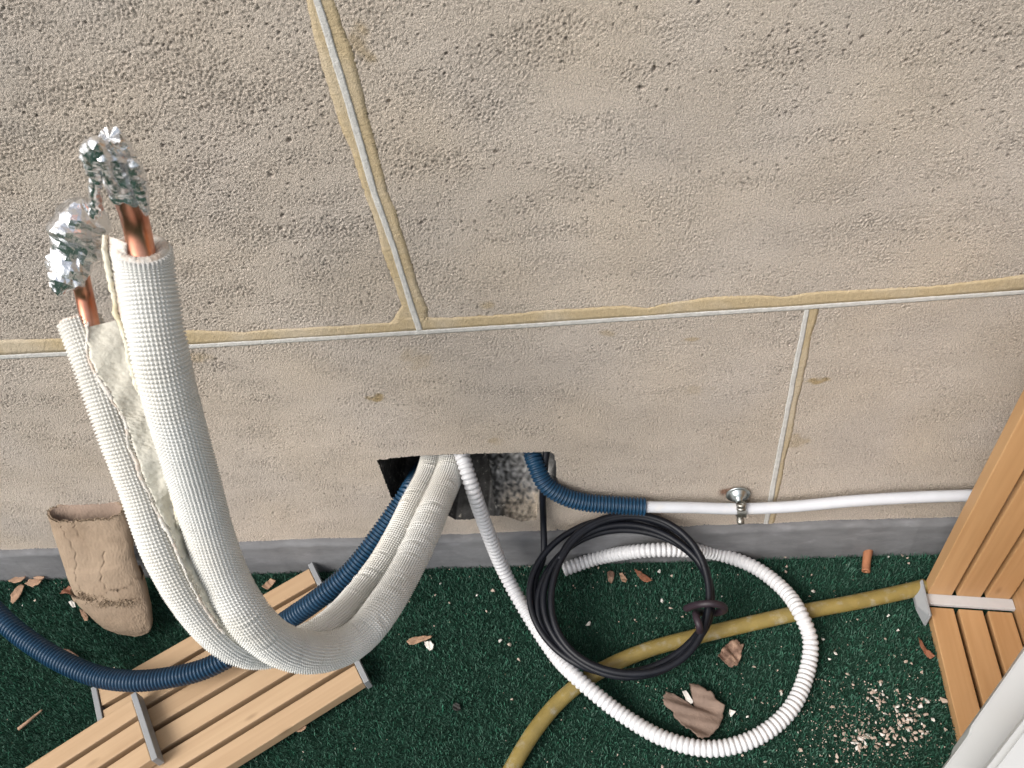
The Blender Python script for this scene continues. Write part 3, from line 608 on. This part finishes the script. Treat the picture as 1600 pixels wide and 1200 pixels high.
# ------------------------------------------------------------------ slatted crate at the right
up_ = np.array([0, 0, 1.0]); z0c = .020
p0 = F(1447, 938, z0c); p1 = F(1583, 947, z0c); ac3 = unit(p1-p0); wid = np.linalg.norm(p1-p0); dn = np.array([ac3[1], -ac3[0], 0.0])   # towards the viewer
if dn[1] > 0: dn = -dn
e_ = unit(F(1501, 1164, z0c)-p0); print('crate skew', math.degrees(math.acos(e_@dn)), 'w', wid)
dn = e_
crate = tag(empty('slatted_crate', (p0[0], p0[1], 0)), 'honey coloured slatted wooden crate with a pale metal corner strip at the right edge', 'crate')
pc3 = wid/3
for i in range(3):
    c = p0+ac3*(pc3*(i+.5))+dn*.16+dn*.006; slab(None, np.array([c[0], c[1], z0c-.010]), dn, ac3, up_, .315, pc3-.0055, .018, 31+i, 'floor_slat', M_wood2, crate)
    c = p0+ac3*(pc3*(i+.5))-dn*.016; L3 = .62
    slab(None, np.array([c[0], c[1], z0c+.004+L3/2]), up_, ac3, np.cross(up_, ac3), L3, pc3-.0055, .018, 41+i, 'back_slat', M_wood2, crate)
bm = bmesh.new(); c = p0+ac3*wid/2-dn*.001; box_bm(bm, np.array([c[0], c[1], z0c+.0005]), ac3, dn, up_, wid+.001, .0145, .0060, .0006); bm_obj('corner_strip', bm, M_alu, crate)
# side wall of the crate
c = p0+ac3*(wid+.010)+dn*.16-dn*.02; slab(None, np.array([c[0], c[1], z0c+.31-.01]), dn, up_, ac3, .36, .62, .018, 55, 'side_panel', M_wood2, crate)
# grey foot cap on the left end of the strip
bm = bmesh.new(); c = p0-ac3*.0015; q = []
prof_ = [(-.024, -.018), (-.024, .012), (.028, .012), (.028, -.018)]
for t_, k_ in ((0, 1.0), (.0025, 1.0), (.012, .32)):
    q.append([bm.verts.new(tuple(c-ac3*t_+dn*(a_*k_+.002*(1-k_))+up_*(b2_*k_-.002*(1-k_)))) for a_, b2_ in prof_])
for i in range(2):
    for k_ in range(4): bm.faces.new((q[i][k_], q[i][(k_+1) % 4], q[i+1][(k_+1) % 4], q[i+1][k_]))
bm.faces.new(q[0][::-1]); bm.faces.new(q[2]); bmesh.ops.bevel(bm, geom=list(bm.edges), offset=.0008, segments=2, affect='EDGES'); bm_obj('foot_cap', bm, M_plast, crate)
# ------------------------------------------------------------------ white painted unit, bottom right
def prism(name, pix, z1, th_, mt, parent, bev=.0012):
    bm = bmesh.new(); top = [bm.verts.new(tuple(F(u, v, z1))) for u, v in pix]; bot = [bm.verts.new((q.co.x, q.co.y, z1-th_)) for q in top]
    m_ = len(pix); bm.faces.new(top); bm.faces.new(bot[::-1])
    for i in range(m_): bm.faces.new((top[i], bot[i], bot[(i+1) % m_], top[(i+1) % m_]))
    bmesh.ops.recalc_face_normals(bm, faces=list(bm.faces))
    bmesh.ops.bevel(bm, geom=list(bm.edges), offset=bev, segments=2, affect='EDGES')
    return bm_obj(name, bm, mt, parent)
q0 = F(1600, 1160, .4)
wu = tag(empty('white_casing', (q0[0], q0[1], 0)), 'white painted metal casing edge cutting across the bottom right corner', 'casing')
prism('lower_ledge', [(1640, 958), (1600, 1017), (1517, 1135), (1514, 1147), (1475, 1200), (1440, 1247), (1700, 1500), (1950, 1250)], .400, .05, M_wpanel, wu)
prism('top_cover', [(1640, 1073), (1600, 1125), (1542, 1200), (1505, 1248), (1750, 1480), (1920, 1290)], .450, .046, M_wpanel, wu, .004)
prism('casing_body', [(1640, 1098), (1600, 1150), (1562, 1200), (1545, 1225), (1750, 1430), (1880, 1290)], .348, .347, M_wpanel, wu)
# ------------------------------------------------------------------ torn cardboard tube
def lean(u, v, off=0.0): return onplane(u, v, (0, 1, -.62), -.056-.62*.12-off)
rings = [(75, 801, 193, 797), (79, 812, 197, 806), (84, 830, 203, 822), (92, 854, 207, 845), (100, 878, 209, 868), (106, 898, 214, 885), (112, 914, 220, 900), (119, 926, 225, 916), (130, 940, 229, 932), (145, 955, 233, 948), (163, 973, 236, 966), (185, 983, 237, 976), (210, 990, 235, 983)]
tubeo = tag(empty('cardboard_tube', lean(200, 985)), 'torn brown cardboard tube standing squashed against the skirting', 'cardboard')
nseg = 360; g = np.random.default_rng(77); nr = 180
Rg = np.array(rings, float); ti = np.linspace(0, len(Rg)-1, nr); Rf = np.stack([np.interp(ti, np.arange(len(Rg)), Rg[:, i]) for i in range(4)], -1)
th = np.arange(nseg)/nseg*2*np.pi; nn_ = np.array([0, -1, -.05]); nn_ /= np.linalg.norm(nn_)
ns = fnoise((nr, nseg), 1, 16, 80, seed=78); ns2 = fnoise((nr, nseg), 1, 4, 12, seed=79)
def tube_ring(i, k, inner=0):
    L_ = lean(Rf[i, 0], Rf[i, 1]); R_ = lean(Rf[i, 2], Rf[i, 3]); c = (L_+R_)/2; hx = (R_-L_)/2*(1-inner/ max(np.linalg.norm(R_-L_)/2, .004))
    hd = min(.022, np.linalg.norm(hx)*.5)*(1-.55*max(0, i-100)/80)-inner
    v = c[None]+np.cos(th)[:, None]*hx+np.sin(th)[:, None]*nn_*hd*(1-.25*np.abs(np.sin(th))[:, None]**4*(i < 60))
    return v+(nn_*(ns[i]*.00022+ns2[i]*.00015)[:, None])
Vo = np.array([tube_ring(i, 0) for i in range(nr)]); Vi = np.array([tube_ring(i, 0, .0032) for i in range(nr)])
edge = np.convolve(np.tile(g.normal(size=nseg), 3), np.ones(7)/2.6, 'same')[nseg:2*nseg]*.0013
axis = (Vo[0].mean(0)-Vo[16].mean(0)); axis /= np.linalg.norm(axis)
for q_ in (Vo, Vi): q_[0] += axis*(edge+.001)[:, None]
# fold creases and cracks pressed into the skin
for (cth, i0, i1, dp) in ((math.radians(205), 0, 55, .0022), (math.radians(262), 18, 60, .0020), (math.radians(120), 5, 60, .0022), (math.radians(75), 22, 58, .0022), (math.radians(98), 0, 16, .002)):
    for i in range(i0*2, i1*2):
        c_ = cth+.09*math.sin(i*.11)+.03*math.sin(i*.55); d_ = np.abs(np.angle(np.exp(1j*(th-c_)))); Vo[i] -= nn_*(dp*np.exp(-(d_/.022)**2)*np.sin(th).clip(0, 1))[:, None]
Vt = np.vstack([Vo.reshape(-1, 3), Vi.reshape(-1, 3)]); off = nr*nseg; fo = grid_faces(nr, nseg, True); a_ = np.arange(nseg); b__ = (a_+1) % nseg
rim = np.stack([a_, b__, off+b__, off+a_], -1)[:, ::-1]; lo_ = (nr-1)*nseg; rim2 = np.stack([lo_+a_, lo_+b__, off+lo_+b__, off+lo_+a_], -1)
mesh_np('tube_shell', Vt, [fo, rim2, rim[:, ::-1]], M_card, tubeo)
mesh_np('tube_lining', np.vstack([Vi.reshape(-1, 3)-0*nn_]), fo[:, ::-1], M_cardin, tubeo)
# torn wrap round the lower half: a second skin with ragged upper edge
Vs = []
for i in range(92, nr):
    base = tube_ring(i, 0); c = base.mean(0); Vs.append(c+(base-c)*(1.05)+nn_*.0030*(np.sin(th) > -.2)[:, None])
Vs = np.array(Vs); dcol = np.convolve(np.tile(g.normal(size=nseg), 3), np.ones(19)/4.3, 'same')[nseg:2*nseg]*.0035+.007*np.cos(th)
Vs[0] += axis*(dcol)[:, None]; Vs[1] += axis*(dcol*.5)[:, None]
Vs2 = Vs+0; Vs2 = np.concatenate([Vs, (Vs-nn_*.0016*np.ones_like(Vs))[::-1]], 0)
wrp = mesh_np('torn_wrap', Vs2.reshape(-1, 3), grid_faces(len(Vs2), nseg, True), M_card, tubeo)
# frayed band across the wrap
fr = []
for k_ in range(900):
    t = g.uniform(0, 1); u = 124+t*98+g.normal()*1.5; v = 908+t*17+math.sin(t*7)*2+g.normal()*3.2; p = lean(u, v, 0)+nn_*(.0220*math.sqrt(max(.04, 1-(2*t-1)**2*.9))+.0035)
    d_ = g.normal(size=3); d_ /= np.linalg.norm(d_); l_ = g.uniform(.0015, .0045); w_ = np.cross(d_, g.normal(size=3)); w_ /= np.linalg.norm(w_); w_ *= g.uniform(.0003, .001)
    fr.append([p-w_, p+w_, p+d_*l_+w_*.3+nn_*.001, p+d_*l_-w_*.3+nn_*.001])
mesh_np('frayed_paper', np.array(fr).reshape(-1, 3), np.arange(3600).reshape(-1, 4), M_fray, tubeo, smooth=False)
fr = []
for k_ in range(260):
    a1 = g.uniform(0, 2*np.pi); j_ = int(a1/(2*np.pi)*nseg) % nseg; p = Vo[0][j_]+g.normal(size=3)*.0006
    d_ = axis*g.uniform(.0, 1)+g.normal(size=3)*.6; d_ /= np.linalg.norm(d_); l_ = g.uniform(.001, .0042); w_ = np.cross(d_, g.normal(size=3)); w_ /= np.linalg.norm(w_); w_ *= .0006
    fr.append([p-w_, p+w_, p+d_*l_+w_*.3, p+d_*l_-w_*.3])
mesh_np('frayed_rim', np.array(fr).reshape(-1, 3), np.arange(260*4).reshape(-1, 4), M_fray, tubeo, smooth=False)
# ------------------------------------------------------------------ litter: flat torn pieces, leaves, chips
def sheet(name, pix, mt, label, cat, z=TZ+.0015, th=.0008, curl=.003, group=None, rough_=.0006, seed=0, ridge=None, rings_=6):
    """a flat piece outlined on the turf, curled, with thickness"""
    g = np.random.default_rng(seed+100); P = np.array([F(u, v, z) for u, v in pix]); m = len(P)
    # refine outline
    t = np.linspace(0, m, m*6, endpoint=False); i0 = t.astype(int) % m; f_ = (t-np.floor(t))[:, None]
    Q = P[i0]*(1-f_)+P[(i0+1) % m]*f_; n_ = len(Q); size = np.linalg.norm(Q-Q.mean(0), axis=1).mean()
    rag = g.normal(size=n_)*size*.03; c = Q.mean(0); Q = Q+(Q-c)/size*rag[:, None]
    layers = []
    d1_ = g.normal(size=2); d1_ /= np.linalg.norm(d1_)
    for k_ in range(rings_+1):
        f2 = 1-k_/rings_; L_ = c+(Q-c)*f2; L_ = L_.copy(); x = (L_[:, :2]-c[:2])@d1_/size
        L_[:, 2] = z+curl*(x**2)*.6+g.normal(size=n_)*rough_*.5*f2+curl*.15*np.sin(x*7)+(ridge or 0)*np.abs(np.sin(x*3.3+.5))+(ridge or 0)*.3*np.sin(13*x+3*((L_[:, :2]-c[:2])@np.array([-d1_[1], d1_[0]])/size)); layers.append(L_)
    T_ = np.array(layers); T_[-1] = T_[-1].mean(0); Bt = T_.copy(); Bt[:, :, 2] -= th
    A2 = np.concatenate([T_[::-1], Bt], 0)
    o = mesh_np(name, A2.reshape(-1, 3), grid_faces(len(A2), n_, True), mt, None, smooth=True, origin=c)
    return tag(o, label, cat, group or {'dry_leaf': 'dry leaves scattered on the turf', 'plaster_flake': 'white plaster flakes on the turf'}.get(name))
M_bark = mat('brown_bark', (.17, .10, .07), rough=.9, var=.4, vscale=90, bump=.0015, bscale=300, col2=(.26, .17, .12), cscale=70)
M_paper = mat('brown_card_scrap', (.19, .135, .105), rough=.9, var=.15, vscale=60, bump=.0008, bscale=200, stretch=(1, 1, 1))
M_leaf = mat('dry_leaf', (.34, .21, .135), rough=.7, var=.25, vscale=80, bump=.0006, bscale=300)
M_leaf2 = mat('rusty_leaf', (.22, .085, .045), rough=.7, var=.25, vscale=80, bump=.0006, bscale=300)
M_pale = mat('white_chip', (.72, .69, .64), rough=.8, var=.12, vscale=200, bump=.0006, bscale=500)
M_chip = mat('stone_chip', (.43, .33, .27), rough=.95, var=.25, vscale=150, bump=.0005, bscale=900, col2=(.58, .50, .42), cscale=60)
sheet('card_scrap', [(1034, 1094), (1042, 1081), (1052, 1084), (1077, 1098), (1088, 1110), (1076, 1068), (1092, 1072), (1112, 1086), (1128, 1102), (1132, 1108), (1127, 1130), (1108, 1154), (1094, 1156), (1072, 1140), (1052, 1118)], M_paper, 'brown folded scrap of cardboard on the turf inside the white hose loop', 'cardboard scrap', z=TZ+.006, curl=.006, th=.0022, seed=1, ridge=.0035, rings_=14)
sheet('bark_flake', [(1122, 1027), (1128, 1015), (1140, 1003), (1150, 1000), (1161, 1010), (1158, 1025), (1152, 1040), (1142, 1043), (1130, 1034)], M_bark, 'rough reddish brown bark flake beside the yellow hose', 'bark', z=TZ+.003, curl=.004, th=.002, seed=2, ridge=.002, rings_=10)
sheet('plaster_flake', [(1066, 1080), (1072, 1078), (1084, 1096), (1080, 1100), (1072, 1094)], M_pale, 'thin white plaster flake in the notch of the brown scrap', 'plaster flake', z=TZ+.004, seed=3, curl=.001)
sheet('plaster_flake', [(1139, 1114), (1140, 1108), (1150, 1112), (1142, 1120)], M_pale, 'small white triangular flake right of the brown scrap', 'plaster flake', z=TZ+.002, seed=4, curl=.001)
sheet('dry_leaf', [(636, 1004), (640, 999), (650, 995), (664, 993), (676, 995), (674, 999), (662, 1001), (650, 1006), (640, 1008)], M_leaf, 'dry brown elongated leaf lying alone on the middle turf', 'leaf', z=TZ+.003, seed=5, curl=.004)
sheet('plaster_flake', [(663, 1003), (672, 1001), (678, 1007), (676, 1014), (671, 1016), (665, 1010)], M_pale, 'white heart shaped flake touching the lone brown leaf', 'plaster flake', z=TZ+.003, seed=6, curl=.002, th=.002)
sheet('dry_leaf', [(991, 891), (1000, 893), (1012, 900), (1019, 908), (1012, 911), (1003, 907), (996, 899)], M_leaf2, 'rust red leaf inside the black cable coil', 'leaf', z=TZ+.002, seed=7)
sheet('dry_leaf', [(949, 895), (954, 891), (960, 895), (959, 905), (955, 912), (950, 907)], M_bark, 'dull brown leaf beside the open end of the white hose', 'leaf', z=TZ+.002, seed=8)
sheet('dry_leaf', [(968, 897), (973, 896), (980, 905), (978, 911), (971, 908)], M_leaf, 'small tan leaf between the dull brown and rust red ones', 'leaf', z=TZ+.002, seed=9)
sheet('dry_leaf', [(1434, 998), (1440, 1001), (1444, 1010), (1452, 1017), (1460, 1027), (1452, 1030), (1444, 1020), (1438, 1010)], M_leaf2, 'curled brown leaf against the lower edge of the crate', 'leaf', z=TZ+.003, seed=10, curl=.005)
sheet('dry_leaf', [(16, 940), (18, 929), (26, 918), (34, 912), (38, 915), (34, 926), (26, 938), (20, 943)], M_leaf, 'long pale leaf pointing down from the leaf cluster at the left edge', 'leaf', z=TZ+.004, seed=11)
sheet('dry_leaf', [(13, 909), (22, 903), (34, 899), (42, 903), (34, 908), (24, 911)], M_leaf, 'brown leaf at the top left of the cluster by the skirting', 'leaf', z=TZ+.006, seed=12)
sheet('dry_leaf', [(40, 913), (48, 906), (58, 903), (66, 908), (62, 913), (50, 917)], M_leaf, 'brown leaf at the right of the cluster by the skirting', 'leaf', z=TZ+.006, seed=13)
sheet('dry_leaf', [(34, 895), (40, 889), (48, 893), (46, 899), (38, 901)], M_leaf2, 'small rusty leaf on top of the cluster touching the skirting', 'leaf', z=TZ+.008, seed=14)
sheet('dry_leaf', [(52, 902), (60, 900), (70, 901), (66, 905), (56, 906)], M_leaf, 'narrow leaf lying highest right in the cluster by the skirting', 'leaf', z=TZ+.008, seed=15)
sheet('dry_leaf', [(126, 953), (132, 955), (138, 964), (139, 971), (133, 971), (128, 963)], M_leaf, 'tan leaf beneath the torn cardboard tube', 'leaf', z=TZ+.003, seed=16)
sheet('dry_leaf', [(94, 928), (100, 920), (109, 916), (116, 920), (122, 934), (114, 930), (104, 927)], M_leaf2, 'reddish curled flap of leaf left of the cardboard tube', 'leaf', z=TZ+.008, seed=17, curl=.006)
sheet('paper_scrap', [(107, 941), (112, 938), (117, 942), (118, 948), (113, 949)], M_pale, 'tiny white paper scrap left of the cardboard tube', 'paper scrap', z=TZ+.004, seed=18)
sheet('dry_leaf', [(410, 918), (416, 909), (424, 904), (432, 908), (426, 914), (418, 922)], M_leaf, 'tan leaf between the slatted board and the skirting', 'leaf', z=TZ+.006, seed=19)
sheet('dry_leaf', [(84, 1020), (96, 1014), (110, 1016), (124, 1026), (132, 1036), (120, 1040), (104, 1032), (90, 1026)], M_bark, 'dark brown curled leaf above the blue conduit at the left', 'leaf', z=TZ+.006, seed=20, curl=.007)
sheet('dry_leaf', [(458, 1142), (464, 1137), (474, 1133), (480, 1136), (476, 1141), (466, 1144)], M_leaf, 'small pale leaf at the lower edge of the slatted board', 'leaf', z=TZ+.004, seed=22)
sheet('seed_husk', [(707, 1102), (712, 1098), (718, 1101), (720, 1107), (713, 1110), (708, 1108)], M_dark, 'dark seed husk on the turf below the middle', 'seed', z=TZ+.003, seed=23, curl=.004, th=.004)
o, _ = tube('twig', [F(29, 1139, .008), F(42, 1129, .010), (F(54, 1119, .009)), F(66, 1109, .009)], [.0026, .0024, .002, .0012], M_leaf, nseg=10, ds=.002)
tag(o, 'short brown twig on the turf at the lower left', 'twig')
o, _ = tube('wood_dowel', [F(1353, 893, .010), F(1354, 877, .011), F(1357, 857, .012)], [.0056, .0056, .0066], M_rustwood if False else mat('dowel_wood', (.30, .125, .06), rough=.7, var=.3, vscale=60, bump=.0005, bscale=200), nseg=16, ds=.002, hollow=.4)
tag(o, 'reddish brown wooden dowel stub on the turf below the white pipe', 'dowel')
# stone chips: irregular hulls, one mesh each
GC = 'small beige stone chips scattered on the turf'
protos = []
for k_ in range(14):
    bm = bmesh.new(); g2 = np.random.default_rng(300+k_)
    for _ in range(11):
        d_ = g2.normal(size=3); d_ /= np.linalg.norm(d_); bm.verts.new(tuple(d_*np.array([1, .75, .45])*g2.uniform(.75, 1.1)))
    bmesh.ops.convex_hull(bm, input=bm.verts); bmesh.ops.delete(bm, geom=[v for v in bm.verts if not v.link_faces], context='VERTS')
    V = np.array([v.co[:] for v in bm.verts]); bm.verts.index_update(); fc = np.array([[v.index for v in f.verts] for f in bm.faces if len(f.verts) == 3]); bm.free()
    me = bpy.data.meshes.new('stone_chip'); me.from_pydata(V.tolist(), [], fc.tolist()); me.materials.append(M_chip if k_ % 5 else M_pale); protos.append(me)
g = np.random.default_rng(55); chips = []
big_ = [(1271, 924, 7), (1388, 962, 5), (1403, 985, 5), (1383, 998, 4), (1340, 968, 4), (1305, 1021, 6), (1296, 1030, 6), (1415, 1034, 7), (1398, 1025, 5), (1324, 1053, 6), (1440, 1051, 7), (1333, 1070, 5), (1424, 1037, 4), (1475, 1095, 11), (1250, 1172, 9), (1221, 1084, 7), (1286, 999, 6), (1247, 1145, 4), (1320, 1155, 5), (1380, 1124, 6), (1477, 1140, 8), (1300, 1105, 8), (1365, 1080, 7), (1220, 1080, 6), (1308, 1182, 8), (1307, 1190, 7), (1388, 870, 5), (1410, 868, 6), (1418, 872, 4), (1420, 880, 5), (1228, 893, 5), (1229, 885, 6), (1227, 870, 6), (1030, 893, 7), (1050, 900, 6), (1268, 898, 4), (1265, 932, 4), (1034, 939, 7), (1048, 950, 5), (992, 968, 4), (1066, 964, 5), (1128, 932, 4), (920, 975, 9), (782, 1001, 8), (796, 1007, 7), (811, 1031, 7), (770, 923, 7), (896, 915, 4), (935, 887, 5), (860, 1010, 4), (1178, 1042, 6), (1215, 1048, 4), (1190, 1098, 4), (1218, 1122, 6), (1168, 1120, 5), (1180, 1090, 4), (914, 1107, 4), (800, 1093, 5), (640, 940, 5), (680, 930, 4), (679, 978, 4), (688, 912, 4), (702, 942, 4), (555, 1170, 3), (474, 1175, 3), (60, 880, 6), (92, 877, 6), (55, 938, 5), (35, 946, 3), (1228, 850, 5), (1255, 855, 4), (1305, 868, 4), (760, 955, 4), (745, 930, 4), (965, 1180, 4), (1035, 1198, 6), (1105, 1190, 4), (1160, 1180, 5), (1195, 1190, 6)]
for u, v, s_ in big_: chips.append((u, v, s_*.5))
for (cu, cv, su, sv, n_) in ((1408, 1135, 16, 17, 80), (1345, 1152, 24, 13, 50), (1378, 1092, 14, 10, 26), (1432, 1112, 12, 14, 22)):
    for _ in range(n_): chips.append((cu+g.normal()*su, cv+g.normal()*sv, g.uniform(1.4, 4.2)))
chips = chips[:296]
for u, v, r_ in chips:
    p = F(u, v, TZ); px_m = FPX/((p-CAM)@_f2); rr = r_/px_m*1.15
    if u > 1446 and (u-1446) > (v-945)*.24: continue
    o = bpy.data.objects.new('stone_chip', protos[g.integers(14)]); o.location = (p[0], p[1], TZ+rr*.12); o.scale = (rr*g.uniform(.9, 1.25), rr, rr*g.uniform(.7, 1.2)); o.rotation_euler = (g.uniform(-.6, .6), g.uniform(-.6, .6), g.uniform(0, 6.28)); link(o)
    own = {(1475, 1095): 'largest pale chip on the turf touching the lower edge of the crate', (1250, 1172): 'flat pale chip just right of the bottom of the white hose loop',
           (920, 975): 'tan stone chip inside the black cable coil left of its centre', (770, 923): 'pale stone chip close beside the falling white hose near the skirting',
           (1034, 939): 'round beige chip inside the cable coil below the rust red leaf', (1215, 1048): 'pale chip inside the white hose loop right of the bark flake',
           (811, 1031): 'beige chip on the open turf left of the falling white hose, lowest of three'}.get((u, v))
    tag(o, own or 'small beige stone chip lying on the green turf', 'stone chip', GC)
# the finest crumbs, beyond counting
Vc, Fc_, base = [], [], 0
tet = np.array([[1, 1, 1], [-1, -1, 1], [-1, 1, -1], [1, -1, -1]])*.6
def crumb(u, v, r_):
    global base
    p = F(u, v, TZ); 
    if p[1] > -.016: return
    rr = r_/(FPX/((p-CAM)@_f2)); M3 = np.linalg.qr(g.normal(size=(3, 3)))[0]; q = tet@M3*np.array([1, 1, .6])*rr*g.uniform(.7, 1.3, size=(4, 1))+p+np.array([0, 0, g.uniform(-.001, .0015)])
    Vc.append(q); Fc_.append(np.array([[0, 1, 2], [0, 3, 1], [0, 2, 3], [1, 3, 2]])+base); base += 4
for _ in range(650): crumb(1350+g.normal()*75, 1140+g.normal()*45, g.uniform(.5, 1.7))
for _ in range(300): crumb(g.uniform(850, 1500), g.uniform(860, 1200), g.uniform(.4, 1.5))
for _ in range(90): crumb(g.uniform(0, 850), g.uniform(880, 1200), g.uniform(.4, 1.3))
for _ in range(140): crumb(820+g.normal()*120, 885+g.normal()*14, g.uniform(.5, 1.5))
for _ in range(60): crumb(100+g.normal()*60, 900+g.normal()*14, g.uniform(.5, 1.5))
tag(mesh_np('stone_crumbs', np.vstack(Vc), np.vstack(Fc_), M_chip, smooth=False), 'fine beige stone crumbs and dust sprinkled on the turf', 'crumbs', kind='stuff')
